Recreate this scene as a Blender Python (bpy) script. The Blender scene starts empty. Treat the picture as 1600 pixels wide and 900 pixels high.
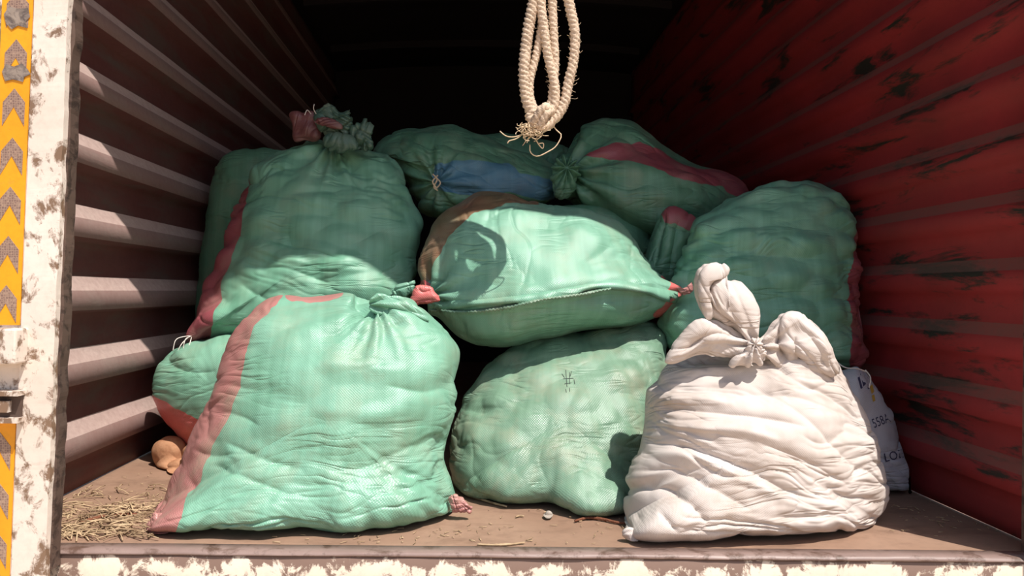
import bpy, bmesh, math, random
import numpy as np
from mathutils import Vector
from mathutils.bvhtree import BVHTree
random.seed(4); RNG = np.random.default_rng(4)
SC = bpy.context.scene
COL = SC.collection

# ------------------------------------------------------------------ camera
F, VX, VY, CZ, ROLL = 1155.0, 735.0, 455.0, 0.587, math.radians(0.5)
cd = bpy.data.cameras.new('camera'); cam = bpy.data.objects.new('camera', cd); COL.objects.link(cam)
cd.sensor_width = 36.0; cd.lens = F / 1600 * 36.0
cd.shift_x = (800 - VX) / 1600; cd.shift_y = (VY - 450) / 1600
cd.clip_start = 0.02
cam.location = (0, 0, CZ); cam.rotation_euler = (math.radians(90), -ROLL, 0)
SC.camera = cam
# ------------------------------------------------------------------ sky, sun, exposure
SUN = Vector((-0.86, 1.0, -2.30)).normalized()          # direction the light travels
w = bpy.data.worlds.new('sky'); SC.world = w; w.use_nodes = True
nt = w.node_tree; nt.nodes.clear()
sky = nt.nodes.new('ShaderNodeTexSky'); sky.sky_type = 'NISHITA'; sky.sun_disc = False
sky.sun_elevation = math.radians(59.7); sky.sun_rotation = math.radians(138); sky.air_density = 1.0; sky.dust_density = 2.0
bg = nt.nodes.new('ShaderNodeBackground'); bg.inputs['Strength'].default_value = 0.135
wo = nt.nodes.new('ShaderNodeOutputWorld')
nt.links.new(sky.outputs[0], bg.inputs[0]); nt.links.new(bg.outputs[0], wo.inputs[0])
sd_ = bpy.data.lights.new('sun', 'SUN'); sd_.energy = 5.7; sd_.angle = math.radians(0.53); sd_.color = (1.0, 0.955, 0.89)
sun = bpy.data.objects.new('sun', sd_); COL.objects.link(sun); sun.rotation_euler = SUN.to_track_quat('-Z', 'Y').to_euler()
SC.view_settings.view_transform = 'Standard'; SC.view_settings.look = 'None'
SC.view_settings.gamma = 1.0; SC.view_settings.use_curve_mapping = False
SC.view_settings.exposure = 0.08

# ------------------------------------------------------------------ geometry helpers
CR, SR = math.cos(ROLL), math.sin(ROLL)
def unp(px, py, D):
    """photo pixel (1600x900) at depth D -> world arrays"""
    x = np.asarray(px, float) - VX; y = np.asarray(py, float) - VY
    xu = x * CR + y * SR; yu = -x * SR + y * CR
    D = np.broadcast_to(np.asarray(D, float), xu.shape)
    return np.stack([xu / F * D, D, CZ - yu / F * D], -1)
def at(px, py, D): return Vector(unp(px, py, D).tolist())
def floor_depth(px, py, z=0.0):
    x = px - VX; y = py - VY
    return (CZ - z) * F / (-x * SR + y * CR)

def vhash(i, j, k, seed):
    h = (i.astype(np.int64) * 374761393 + j.astype(np.int64) * 668265263 + k.astype(np.int64) * 2147483647 + seed * 974711) & 0xffffffff
    h = ((h ^ (h >> 13)) * 1274126177) & 0xffffffff
    h = ((h ^ (h >> 16)) * 2246822519) & 0xffffffff
    h = h ^ (h >> 15)
    return (h & 0xffffff) / float(0xffffff)
def vnoise(P, seed=0):
    I = np.floor(P).astype(np.int64); f = P - I; u = f * f * f * (f * (f * 6 - 15) + 10)
    r = 0
    for a in (0, 1):
        for b in (0, 1):
            for c in (0, 1):
                wgt = (u[:, 0] if a else 1 - u[:, 0]) * (u[:, 1] if b else 1 - u[:, 1]) * (u[:, 2] if c else 1 - u[:, 2])
                r = r + wgt * vhash(I[:, 0] + a, I[:, 1] + b, I[:, 2] + c, seed)
    return r * 2 - 1
def fbm(P, seed=0, octv=3):
    r = 0; a = 1.0; t = 0
    for o in range(octv):
        r = r + a * vnoise(P * 2 ** o + 17.3 * o, seed + o); t += a; a *= 0.5
    return r / t
def lumps(P, seed=0, sig=0.55):
    """rounded lumps (what the sack holds) on a jittered lattice"""
    I = np.floor(P).astype(np.int64); best = np.zeros(len(P))
    for a in (-1, 0, 1):
        for b in (-1, 0, 1):
            for c in (-1, 0, 1):
                J = I + np.array([a, b, c])
                q = np.stack([vhash(J[:, 0], J[:, 1], J[:, 2], seed + s) for s in (1, 2, 3)], -1) + J
                d2 = ((P - q) ** 2).sum(1)
                best += (np.exp(-d2 / (sig * sig)) * (0.55 + 0.45 * vhash(J[:, 0], J[:, 1], J[:, 2], seed + 7))) ** 6
    return best ** (1 / 6)
def spline(pts, n, closed=True):
    p = np.asarray(pts, float); m = len(p)
    if closed: q = np.vstack([p[-1:], p, p[:2]]); segs = m
    else: q = np.vstack([2 * p[:1] - p[1:2], p, 2 * p[-1:] - p[-2:-1]]); segs = m - 1
    out = []
    for i in range(segs):
        p0, p1, p2, p3 = q[i:i + 4]; t = np.linspace(0, 1, 24, endpoint=False)[:, None]
        out.append(0.5 * (2 * p1 + (p2 - p0) * t + (2 * p0 - 5 * p1 + 4 * p2 - p3) * t ** 2 + (3 * p1 - p0 - 3 * p2 + p3) * t ** 3))
    out = np.vstack(out + [p[:1] if closed else p[-1:]])
    L = np.concatenate([[0], np.cumsum(np.linalg.norm(np.diff(out[:, :2], axis=0), axis=1) + 1e-9)])
    s = np.linspace(0, L[-1], n, endpoint=not closed)
    return np.stack([np.interp(s, L, out[:, k]) for k in range(p.shape[1])], -1)
def poly_sd(x, y, poly):
    """signed distance to a polygon, negative inside"""
    p = np.asarray(poly, float); best = np.full(x.shape, 1e9); ins = np.zeros(x.shape, bool)
    for (ax, ay), (bx, by) in zip(p, np.roll(p, -1, 0)):
        dx, dy = bx - ax, by - ay
        t = np.clip(((x - ax) * dx + (y - ay) * dy) / (dx * dx + dy * dy + 1e-9), 0, 1)
        best = np.minimum(best, np.hypot(x - ax - t * dx, y - ay - t * dy))
        c = ((ay > y) != (by > y)) & (x < dx * (y - ay) / (dy if abs(dy) > 1e-9 else 1e-9) + ax)
        ins ^= c
    return np.where(ins, -best, best)
def line_sd(x, y, pts):
    """signed distance to polyline and position 0..1 along it"""
    p = np.asarray(pts, float); best = np.full(x.shape, 1e9); sg = np.ones(x.shape); tt = np.zeros(x.shape)
    L = np.concatenate([[0], np.cumsum(np.hypot(*np.diff(p, axis=0).T))])
    for i in range(len(p) - 1):
        ax, ay = p[i]; dx, dy = p[i + 1] - p[i]; l2 = dx * dx + dy * dy
        t = np.clip(((x - ax) * dx + (y - ay) * dy) / l2, 0, 1)
        ex, ey = x - ax - t * dx, y - ay - t * dy; d = np.hypot(ex, ey)
        m = d < best; best = np.where(m, d, best); sg = np.where(m, np.sign(dx * ey - dy * ex), sg)
        tt = np.where(m, (L[i] + t * math.sqrt(l2)) / L[-1], tt)
    return best * sg, tt

def put(o, parent=None):
    COL.objects.link(o)
    if parent is not None:
        o.parent = parent; o.matrix_parent_inverse = parent.matrix_basis.inverted()
    return o
def tag(o, label=None, cat=None, group=None, kind=None):
    if label: o['label'] = label
    if cat: o['category'] = cat
    if group: o['group'] = group
    if kind: o['kind'] = kind
    return o
def empty(name, loc, label, cat, group=None):
    o = bpy.data.objects.new(name, None); o.location = loc; o.empty_display_size = 0.05
    put(o); return tag(o, label, cat, group)
def mesh_obj(name, V, Fc, mat, parent=None, smooth=True, N=None, UV=None):
    me = bpy.data.meshes.new(name)
    V = np.asarray(V, np.float32)
    me.from_pydata([], [], [])
    lens = np.array([len(f) for f in Fc], np.int32) if not isinstance(Fc, np.ndarray) else np.full(len(Fc), Fc.shape[1], np.int32)
    idx = Fc.reshape(-1).astype(np.int32) if isinstance(Fc, np.ndarray) else np.fromiter((i for f in Fc for i in f), np.int32)
    me.vertices.add(len(V)); me.vertices.foreach_set('co', V.reshape(-1))
    me.loops.add(len(idx)); me.loops.foreach_set('vertex_index', idx)
    me.polygons.add(len(lens))
    me.polygons.foreach_set('loop_start', np.concatenate([[0], np.cumsum(lens)[:-1]]).astype(np.int32))
    me.update(calc_edges=True); me.validate()
    if UV is not None:
        ul = me.uv_layers.new(name='cloth')
        ul.data.foreach_set('uv', np.asarray(UV, np.float32)[idx].reshape(-1))
    if smooth:
        me.polygons.foreach_set('use_smooth', np.ones(len(lens), bool))
        if N is not None: me.normals_split_custom_set_from_vertices(np.asarray(N).tolist())
    me.materials.append(mat)
    return put(bpy.data.objects.new(name, me), parent)
def bm_obj(name, bm, mat, parent=None, smooth=False):
    bmesh.ops.recalc_face_normals(bm, faces=bm.faces)
    me = bpy.data.meshes.new(name); bm.to_mesh(me); bm.free()
    if smooth: me.polygons.foreach_set('use_smooth', np.ones(len(me.polygons), bool))
    me.materials.append(mat)
    return put(bpy.data.objects.new(name, me), parent)
def hexa(bm, c8):
    """box from 8 corners: bottom ring of four, then top ring of four"""
    v = [bm.verts.new(c) for c in c8]
    for f in ((3, 2, 1, 0), (4, 5, 6, 7), (0, 1, 5, 4), (1, 2, 6, 5), (2, 3, 7, 6), (3, 0, 4, 7)): bm.faces.new([v[i] for i in f])
    return v
def box(bm, x0, x1, y0, y1, z0, z1):
    return hexa(bm, [(x0, y0, z0), (x1, y0, z0), (x1, y1, z0), (x0, y1, z0), (x0, y0, z1), (x1, y0, z1), (x1, y1, z1), (x0, y1, z1)])
def tube(path, rad, nseg=8, twist=0.0, lobes=0, lobe_amp=0.0, jit=0.0):
    """closed tube along an (n,3) path; rad scalar or array"""
    P = np.asarray(path, float); n = len(P); rad = np.broadcast_to(rad, n)
    T = np.gradient(P, axis=0); T /= np.linalg.norm(T, axis=1)[:, None] + 1e-12
    up = np.array([0.31, 0.9, 0.12]); A = np.cross(T, up); A /= np.linalg.norm(A, axis=1)[:, None]; B = np.cross(T, A)
    L = np.concatenate([[0], np.cumsum(np.linalg.norm(np.diff(P, axis=0), axis=1))])
    a = np.arange(nseg) / nseg * 2 * math.pi
    ang = a[None, :] + 0 * L[:, None]
    r = rad[:, None] * (1 + (lobe_amp * np.abs(np.cos((ang + L[:, None] * twist) * lobes / 2)) if lobes else 0) + (RNG.normal(0, jit, (n, nseg)) if jit else 0))
    V = P[:, None, :] + r[..., None] * (np.cos(ang)[..., None] * A[:, None, :] + np.sin(ang)[..., None] * B[:, None, :])
    V = V.reshape(-1, 3); Fc = []
    for i in range(n - 1):
        for j in range(nseg):
            k = (j + 1) % nseg; Fc.append((i * nseg + j, i * nseg + k, (i + 1) * nseg + k, (i + 1) * nseg + j))
    Fc.append(tuple(range(nseg))[::-1]); Fc.append(tuple((n - 1) * nseg + j for j in range(nseg)))
    return V, Fc
def join_parts(parts):
    Vs, Fs, o = [], [], 0
    for V, Fc in parts:
        Vs.append(V); Fs += [tuple(i + o for i in f) for f in Fc]; o += len(V)
    return np.vstack(Vs), Fs

# ------------------------------------------------------------------ materials
class NT:
    def __init__(s, name):
        s.m = bpy.data.materials.new(name); s.m.use_nodes = True; s.t = s.m.node_tree; s.b = s.t.nodes['Principled BSDF']
    def n(s, typ, **k):
        o = s.t.nodes.new('ShaderNode' + typ)
        for a, v in k.items(): setattr(o, a, v)
        return o
    def l(s, a, b): s.t.links.new(a, b)
    def put(s, sock, v):
        if hasattr(v, 'is_linked') or hasattr(v, 'links'): s.l(v, sock)
        else: sock.default_value = v
    def math(s, op, a, b=0.0, clamp=False):
        o = s.n('Math', operation=op, use_clamp=clamp); s.put(o.inputs[0], a); s.put(o.inputs[1], b); return o.outputs[0]
    def noise(s, vec, scale, detail=4, rough=0.55, dist=0.0):
        o = s.n('TexNoise'); s.l(vec, o.inputs['Vector']); o.inputs['Scale'].default_value = scale
        o.inputs['Detail'].default_value = detail; o.inputs['Roughness'].default_value = rough; o.inputs['Distortion'].default_value = dist
        return o.outputs['Fac']
    def ramp(s, f, a, b):
        o = s.n('MapRange'); s.put(o.inputs['Value'], f); o.inputs['From Min'].default_value = a; o.inputs['From Max'].default_value = b
        o.inputs['To Min'].default_value = 0; o.inputs['To Max'].default_value = 1; return o.outputs[0]
    def mix(s, f, a, b, mode='MIX'):
        o = s.n('Mix', data_type='RGBA', blend_type=mode); s.put(o.inputs[0], f)
        for k, v in ((6, a), (7, b)): s.put(o.inputs[k], v if not isinstance(v, tuple) else (*v, 1.0))
        return o.outputs[2]
    def mapping(s, vec, scale, rot=(0, 0, 0)):
        o = s.n('Mapping'); s.l(vec, o.inputs[0]); o.inputs['Scale'].default_value = scale; o.inputs['Rotation'].default_value = rot; return o.outputs[0]
    def bump(s, h, strength=0.3, dist=0.002, nrm=None):
        o = s.n('Bump'); s.l(h, o.inputs['Height']); o.inputs['Strength'].default_value = strength; o.inputs['Distance'].default_value = dist
        if nrm: s.l(nrm, o.inputs['Normal'])
        s.l(o.outputs[0], s.b.inputs['Normal']); return o.outputs[0]
    def done(s, col, rough=0.6, spec=0.5, metal=0.0):
        s.put(s.b.inputs['Base Color'], col if not isinstance(col, tuple) else (*col, 1.0))
        s.put(s.b.inputs['Roughness'], rough); s.b.inputs['Specular IOR Level'].default_value = spec; s.b.inputs['Metallic'].default_value = metal
        return s.m
def srgb(r, g, b): return tuple(((c / 255 + 0.055) / 1.055) ** 2.4 if c > 10 else c / 3294.6 for c in (r, g, b))

def cloth_mat(name, col, col2, dust=(0.30, 0.29, 0.20), dust_amt=0.22, rough=0.36, weave=0.0068, wstr=0.35, seed=0.0, band=True, spec=0.5, wrinkle=0.55, wrot=0.12):
    """woven plastic or cotton sack cloth: tape weave, slow shade bands along the warp, soil dust"""
    t = NT(name); uv = t.n('UVMap', uv_map='cloth').outputs[0]
    obc = t.n('TexCoord').outputs['Object']
    sep = t.n('SeparateXYZ'); t.l(uv, sep.inputs[0])
    wob = t.noise(uv, 60, 2)
    k = 2 * math.pi / weave
    su = t.math('SINE', t.math('ADD', t.math('MULTIPLY', sep.outputs[0], k), t.math('MULTIPLY', wob, 3.0)))
    sv = t.math('SINE', t.math('ADD', t.math('MULTIPLY', sep.outputs[1], k), t.math('MULTIPLY', wob, 3.0)))
    wv = t.math('MULTIPLY', su, sv)
    wr = t.ramp(wv, -1, 1)
    big = t.noise(t.mapping(uv, (1, 1, 1)), 6.0 + seed, 3)
    bands = t.noise(t.mapping(uv, (14, 0.7, 1)), 2.2 + seed * 0.3, 3)
    c = t.mix(t.ramp(big, 0.3, 0.7), col, col2)
    if band: c = t.mix(t.math('MULTIPLY', t.ramp(bands, 0.38, 0.66), 0.30), c, tuple(min(1, x * 1.45 + 0.02) for x in col))
    c = t.mix(t.math('MULTIPLY', wr, 0.14), c, tuple(x * 0.55 for x in col))
    dn = t.noise(obc, 9.0, 5, 0.65)
    def crease(sc, rot, sd):
        n_ = t.noise(t.mapping(uv, sc, (0, 0, rot)), 1.0, 2, 0.45, 0.9)
        a_ = t.math('ABSOLUTE', t.math('SUBTRACT', n_, 0.5))
        return t.math('POWER', t.math('SUBTRACT', 1.0, t.math('MULTIPLY', a_, 5.0), clamp=True), 2.0)
    cr_ = crease((4 + seed, 24, 1), wrot, 0)
    cm = t.ramp(t.noise(uv, 4.0 + seed, 2), 0.46, 0.66)
    cmc = t.n('Clamp'); t.l(cm, cmc.inputs[0])
    crh = t.math('MULTIPLY', t.math('MULTIPLY', cr_, cmc.outputs[0]), -wrinkle)
    c = t.mix(t.math('MULTIPLY', t.ramp(dn, 0.48, 0.78), dust_amt * 2, clamp=True), c, dust)
    fine = t.noise(t.mapping(uv, (30, 260, 1)), 3.0, 2)
    h = t.math('ADD', wr, t.math('MULTIPLY', fine, 0.8))
    b1 = t.bump(crh, 1.0, 0.006)
    t.bump(h, wstr, 0.0016, b1)
    return t.done(c, t.math('ADD', t.math('MULTIPLY', dn, 0.25), rough - 0.1), spec)

GREEN = cloth_mat('green woven plastic', srgb(124, 170, 147), srgb(104, 153, 127))
GREEN_B = cloth_mat('green woven plastic, bluish', srgb(116, 166, 140), srgb(92, 146, 118), seed=1.3, dust_amt=0.15)
GREEN_C = cloth_mat('green woven plastic, sage', srgb(118, 148, 126), srgb(102, 134, 110), seed=2.1, dust_amt=0.35)
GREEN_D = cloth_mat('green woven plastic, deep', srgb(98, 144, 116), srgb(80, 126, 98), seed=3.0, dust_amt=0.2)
PINK = cloth_mat('faded pink woven plastic', srgb(184, 130, 124), srgb(168, 112, 107), dust_amt=0.35, band=False)
CRIM = cloth_mat('crimson woven plastic', srgb(156, 84, 90), srgb(138, 70, 76), dust_amt=0.15, band=False)
CORAL = cloth_mat('coral woven plastic', srgb(214, 112, 108), srgb(196, 92, 90), dust_amt=0.2, band=False)
MAROON = cloth_mat('dull maroon woven plastic', srgb(112, 66, 66), srgb(92, 56, 54), dust_amt=0.3, band=False)
GREEN_E = cloth_mat('dark green woven plastic', srgb(68, 96, 82), srgb(56, 84, 70), dust_amt=0.2)
RUST = cloth_mat('brownish red woven plastic', srgb(138, 98, 78), srgb(112, 104, 76), dust_amt=0.3, band=False)
BLUE = cloth_mat('blue woven plastic', srgb(84, 130, 150), srgb(70, 112, 134), dust_amt=0.1, band=True)
WHITE = cloth_mat('white cotton sacking', srgb(208, 197, 190), srgb(192, 180, 172), dust=(0.36, 0.27, 0.21), dust_amt=0.30, rough=0.75, weave=0.005, wstr=0.25, band=False, spec=0.25, wrinkle=1.0, wrot=0.45)
GREYW = cloth_mat('greyish white woven plastic', srgb(196, 194, 198), srgb(178, 178, 184), dust_amt=0.15, rough=0.5, band=False)

def paint_mat(name, base, base2, rust, chip=(0.60, 0.66), scale=9.0, rough=0.5, stretch=(1, 1, 1), dust_top=None, dust_amt=0.7, bump=0.35, dust_rng=(0.1, 0.5), chip_z=None):
    t = NT(name); oc = t.n('TexCoord').outputs['Object']; m = t.mapping(oc, stretch)
    a = t.noise(m, scale, 8, 0.68, 0.4); b = t.noise(oc, 3.0, 4); g = t.noise(oc, 45, 4, 0.7)
    c = t.mix(t.ramp(b, 0.3, 0.7), base, base2)
    c = t.mix(t.math('MULTIPLY', t.ramp(g, 0.45, 0.75), 0.35), c, tuple(x * 0.6 for x in base))
    if chip_z:
        sz = t.n('SeparateXYZ'); t.l(oc, sz.inputs[0]); zc = t.n('Clamp'); t.l(t.ramp(sz.outputs[2], chip_z[0], chip_z[1]), zc.inputs[0])
        a = t.math('ADD', a, t.math('MULTIPLY', zc.outputs[0], chip_z[2]))
    chipm = t.ramp(a, chip[0], chip[1])
    chipc = t.n('Clamp'); t.l(chipm, chipc.inputs[0])
    c = t.mix(chipc.outputs[0], c, rust)
    if dust_top:
        geo = t.n('NewGeometry'); sp = t.n('SeparateXYZ'); t.l(geo.outputs['True Normal'], sp.inputs[0])
        dm = t.math('MULTIPLY', t.ramp(sp.outputs[2], *dust_rng), t.math('ADD', t.math('MULTIPLY', g, 0.5), dust_amt), clamp=True)
        c = t.mix(dm, c, dust_top)
    t.bump(t.math('SUBTRACT', t.math('MULTIPLY', g, 0.3), chipm), bump, 0.0015)
    return t.done(c, rough, 0.4)
WALL_L = paint_mat('worn dusty red container paint', srgb(92, 48, 44), srgb(102, 66, 60), srgb(90, 74, 66), chip=(0.48, 0.68), scale=7, rough=0.7, stretch=(1, 0.35, 1.6), dust_top=srgb(212, 186, 176), dust_amt=0.42)
WALL_R = paint_mat('scuffed deep red container paint', srgb(152, 46, 48), srgb(126, 42, 42), srgb(44, 40, 34), chip=(0.55, 0.63), scale=5, rough=0.55, stretch=(1, 0.5, 2.4), dust_top=srgb(112, 84, 76), dust_amt=0.30, dust_rng=(0.36, 0.52))
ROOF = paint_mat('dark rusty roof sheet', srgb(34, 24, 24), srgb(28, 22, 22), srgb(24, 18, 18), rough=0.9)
FLOOR = paint_mat('rusty brown floor plate', srgb(154, 124, 104), srgb(138, 108, 89), srgb(114, 88, 72), chip=(0.50, 0.74), scale=5, rough=0.62, stretch=(1, 2.0, 1), bump=0.2)
CREAM = paint_mat('chipped cream paint on steel', srgb(226, 208, 190), srgb(210, 192, 172), srgb(122, 98, 86), chip=(0.53, 0.58), scale=16, rough=0.55, stretch=(1, 1, 0.8), bump=0.6, chip_z=(-0.036, -0.012, 0.13))
POSTM = paint_mat('chipped off-white post paint', srgb(232, 218, 206), srgb(214, 198, 184), srgb(128, 102, 82), chip=(0.52, 0.60), scale=22, rough=0.55, stretch=(1, 1, 0.7), bump=0.5)
LIP = paint_mat('bare worn steel lip', srgb(150, 128, 120), srgb(120, 98, 90), srgb(92, 70, 60), chip=(0.5, 0.62), scale=14, rough=0.45)
RUSTY = paint_mat('dark rusty steel', srgb(96, 76, 66), srgb(78, 62, 54), srgb(54, 40, 34), chip=(0.5, 0.6), scale=20, rough=0.7)
YELLOW = paint_mat('amber reflective tape', srgb(238, 164, 30), srgb(228, 150, 24), srgb(196, 140, 60), chip=(0.62, 0.72), scale=14, rough=0.35)
def chev_mat():
    t = NT('grey brown honeycomb tape'); oc = t.n('TexCoord').outputs['Object']
    v = t.n('TexVoronoi', feature='DISTANCE_TO_EDGE'); t.l(oc, v.inputs['Vector']); v.inputs['Scale'].default_value = 190; v.inputs['Randomness'].default_value = 0.25
    return t.done(t.mix(t.ramp(v.outputs['Distance'], 0.02, 0.16), srgb(166, 138, 118), srgb(124, 98, 88)), 0.4)
CHEV = chev_mat()
PATCH = paint_mat('grey peeling sticker', srgb(158, 142, 128), srgb(132, 120, 112), srgb(96, 84, 78), chip=(0.45, 0.6), scale=40, rough=0.5)
def fibre_mat(name, a, b, rough=0.9, scale=240):
    t = NT(name); oc = t.n('TexCoord').outputs['Object']; n = t.noise(oc, scale, 3, 0.7)
    t.bump(n, 0.8, 0.002)
    return t.done(t.mix(t.ramp(n, 0.35, 0.65), a, b), rough, 0.1)
ROPE = fibre_mat('pale cotton jute rope', srgb(196, 172, 148), srgb(220, 198, 176))
FRAY = fibre_mat('frayed rope fibre', srgb(206, 180, 148), srgb(228, 206, 176))
STRAW = fibre_mat('dry straw', srgb(132, 108, 84), srgb(196, 170, 136), scale=14)
TWIG = fibre_mat('red brown twig', srgb(104, 62, 46), srgb(128, 84, 64))
POTATO = fibre_mat('tan potato skin', srgb(164, 118, 88), srgb(182, 138, 106), rough=0.75, scale=35)
STONE = fibre_mat('grey stone', srgb(150, 138, 126), srgb(168, 158, 148), scale=60)
THREAD = fibre_mat('white thread', srgb(206, 198, 188), srgb(224, 216, 208))
INK = NT('faded black ink').done(srgb(58, 66, 62), 0.7)
INKB = NT('blue black ink').done(srgb(58, 58, 84), 0.7)
INKY = NT('yellow ink').done(srgb(186, 150, 60), 0.7)
GROUND = paint_mat('dry earth yard', srgb(204, 182, 158), srgb(192, 168, 144), srgb(170, 146, 122), scale=2, rough=0.95)  # earth colour kept pale to bounce more sunlight into the box

# ------------------------------------------------------------------ the truck body
XL, XR, Y0, Y1, ZR = -1.15, 1.335, 1.67, 6.2, 2.42
def quad_sheet(name, prof, ys, mat, amp=0.0, seed=0, parent=None):
    """sheet metal: profile of (x,z) points drawn along y, double skin 4 mm"""
    p = np.asarray(prof, float); n, m = len(p), len(ys)
    V = np.zeros((m, n, 3)); V[..., 0] = p[None, :, 0]; V[..., 2] = p[None, :, 1]; V[..., 1] = np.asarray(ys)[:, None]
    if amp:
        Q = V.reshape(-1, 3); V = V.copy(); V[..., 0] += (amp * fbm(Q * 3.0, seed, 3)).reshape(m, n)
    i = np.arange(m - 1)[:, None] * n + np.arange(n - 1)[None, :]
    Fc = np.stack([i, i + 1, i + n + 1, i + n], -1).reshape(-1, 4)
    o = mesh_obj(name, V.reshape(-1, 3), Fc, mat, parent, smooth=False)
    s = o.modifiers.new('thickness', 'SOLIDIFY'); s.thickness = 0.004; s.offset = 0
    return o
def rib_profile(x, sgn, z_first, period, proud, slope, face):
    pr = [(x, 0.0)]; z = z_first
    while z < ZR - 0.12:
        for zz, off in ((z - slope - face - 0.010, 0), (z - slope - face, proud), (z - slope, proud * .62), (z, 0)):
            if zz > pr[-1][1] + 0.002: pr.append((x + sgn * off, zz))
        z += period
    pr.append((x, ZR)); out = []
    for a, b in zip(pr, pr[1:]):
        k = max(1, int(math.hypot(b[0] - a[0], b[1] - a[1]) / 0.03))
        out += [(a[0] + (b[0] - a[0]) * t / k, a[1] + (b[1] - a[1]) * t / k) for t in range(k)]
    return out + [pr[-1]]
ys = np.concatenate([np.linspace(Y0, 3.4, 46), np.linspace(3.5, Y1, 20)])
tag(quad_sheet('wall_left', rib_profile(XL, 1, 0.2025, 0.209, 0.043, 0.042, 0.055), ys, WALL_L, 0.003, 3), 'corrugated dusty red steel side wall with sunlit ribs', 'wall', kind='structure')
tag(quad_sheet('wall_right', rib_profile(XR, -1, 0.192, 0.163, 0.032, 0.032, 0.044), ys, WALL_R, 0.003, 9), 'corrugated scuffed deep red steel side wall in shade', 'wall', kind='structure')
# floor plate: a subtly uneven slab
nx, ny = 60, 80
gx, gy = np.linspace(XL - 0.02, XR + 0.02, nx), np.linspace(Y0 - 0.005, Y1, ny)
G = np.stack(np.meshgrid(gx, gy), -1).reshape(-1, 2); P3 = np.c_[G, np.zeros(len(G))]
V = np.c_[G, -0.002 + 0.002 * fbm(P3 * 4, 5)]
i = np.arange(ny - 1)[:, None] * nx + np.arange(nx - 1)[None, :]
o = mesh_obj('floor', V, np.stack([i, i + 1, i + nx + 1, i + nx], -1).reshape(-1, 4), FLOOR)
s = o.modifiers.new('thickness', 'SOLIDIFY'); s.thickness = 0.03; s.offset = -1
tag(o, 'rusty brown steel cargo floor dusted with soil', 'floor', kind='structure')
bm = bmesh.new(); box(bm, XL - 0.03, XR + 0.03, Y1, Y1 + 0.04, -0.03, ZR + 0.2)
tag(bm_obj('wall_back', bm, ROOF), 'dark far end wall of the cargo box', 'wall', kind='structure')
# arched roof with bows
def arch(x): u = (x - (XL + XR) / 2) / ((XR - XL) / 2); return ZR + 0.06 * (1 - u * u)
xs = np.linspace(XL - 0.01, XR + 0.01, 28)
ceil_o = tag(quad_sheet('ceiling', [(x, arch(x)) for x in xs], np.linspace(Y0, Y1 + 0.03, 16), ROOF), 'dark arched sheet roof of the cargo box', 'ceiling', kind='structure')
for yb in (2.9, 3.75, 4.65, 5.55):
    bm = bmesh.new()
    for a, b in zip(xs[1:-2], xs[2:-1]):
        za, zb = arch(a) - 0.004, arch(b) - 0.004
        hexa(bm, [(a, yb, za - .05), (b, yb, zb - .05), (b, yb + .05, zb - .05), (a, yb + .05, za - .05), (a, yb, za), (b, yb, zb), (b, yb + .05, zb), (a, yb + .05, za)])
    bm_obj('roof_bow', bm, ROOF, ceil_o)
# rear sill: cream front beam with a bare steel lip on top
def wavy_bar(name, x0, x1, y0, y1, z0, z1, mat, amp, seed, parent=None, n=120):
    X = np.linspace(x0, x1, n); nz = 0.5 * amp
    r = lambda k: amp * fbm(np.c_[X * 9, np.full(n, k * 3.7), np.zeros(n)], seed + k, 3)
    ring = [np.c_[X, y0 + r(0), np.full(n, z0)], np.c_[X, y0 + r(1), z1 - 0.006 + r(2)], np.c_[X, y0 + 0.006 + r(1), z1 + r(2)], np.c_[X, np.full(n, y1), z1 + r(2) * .3], np.c_[X, np.full(n, y1), np.full(n, z0)]]
    V = np.stack(ring, 1); m = 5; Fc = []
    for a in range(n - 1):
        for b in range(m):
            c = (b + 1) % m; Fc.append((a * m + b, (a + 1) * m + b, (a + 1) * m + c, a * m + c))
    Fc.append(tuple(range(m))); Fc.append(tuple((n - 1) * m + b for b in range(m))[::-1])
    return mesh_obj(name, V.reshape(-1, 3), Fc, mat, parent, smooth=False)
sill = tag(wavy_bar('trim_1', -1.12, 1.5, 1.655, 1.69, -0.20, -0.008, CREAM, 0.0015, 2), 'chipped cream steel sill along the loading edge', 'sill', kind='structure')
wavy_bar('sill_lip', -0.985, 1.5, 1.652, 1.70, -0.0085, 0.0008, LIP, 0.003, 8, sill)
# left door post, leaning a touch, with its tape and hardware
pA, pB = at(75, 850, 1.60), at(110, 0, 1.60)
def post_x(z, off): return pA.x + (pB.x - pA.x) * (z - pA.z) / (pB.z - pA.z) + off
def slanted(name, o0, o1, y0, y1, z0, z1, mat, parent=None, n=1, amp=0.0, seed=0):
    Z = np.linspace(z0, z1, n + 1); bm = bmesh.new(); rows = []
    j = lambda k: amp * fbm(np.c_[Z * 22, np.full(n + 1, k * 5.1), np.zeros(n + 1)], seed + k, 4)
    ja, jb = j(0), j(1)
    for q, z in enumerate(Z):
        xa, xb = post_x(z, o0) + ja[q] * .3, post_x(z, o1) + jb[q]
        rows.append([bm.verts.new(c) for c in ((xa, y0, z), (xb, y0 + ja[q] * .5, z), (xb, y1, z), (xa, y1, z))])
    for a, b in zip(rows, rows[1:]):
        for k in range(4): bm.faces.new((a[k], a[(k + 1) % 4], b[(k + 1) % 4], b[k]))
    bm.faces.new(rows[0]); bm.faces.new(rows[-1])
    return bm_obj(name, bm, mat, parent)
post = tag(slanted('trim_2', -0.078, -0.004, 1.60, 1.618, -0.25, ZR, POSTM, None, 260, 0.003, 4), 'chipped off-white steel door post beside amber chevron tape', 'post', kind='structure')
slanted('inner_flange', -0.012, 0.001, 1.618, 1.652, -0.03, ZR, RUSTY, post, 260, 0.005, 6)
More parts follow.
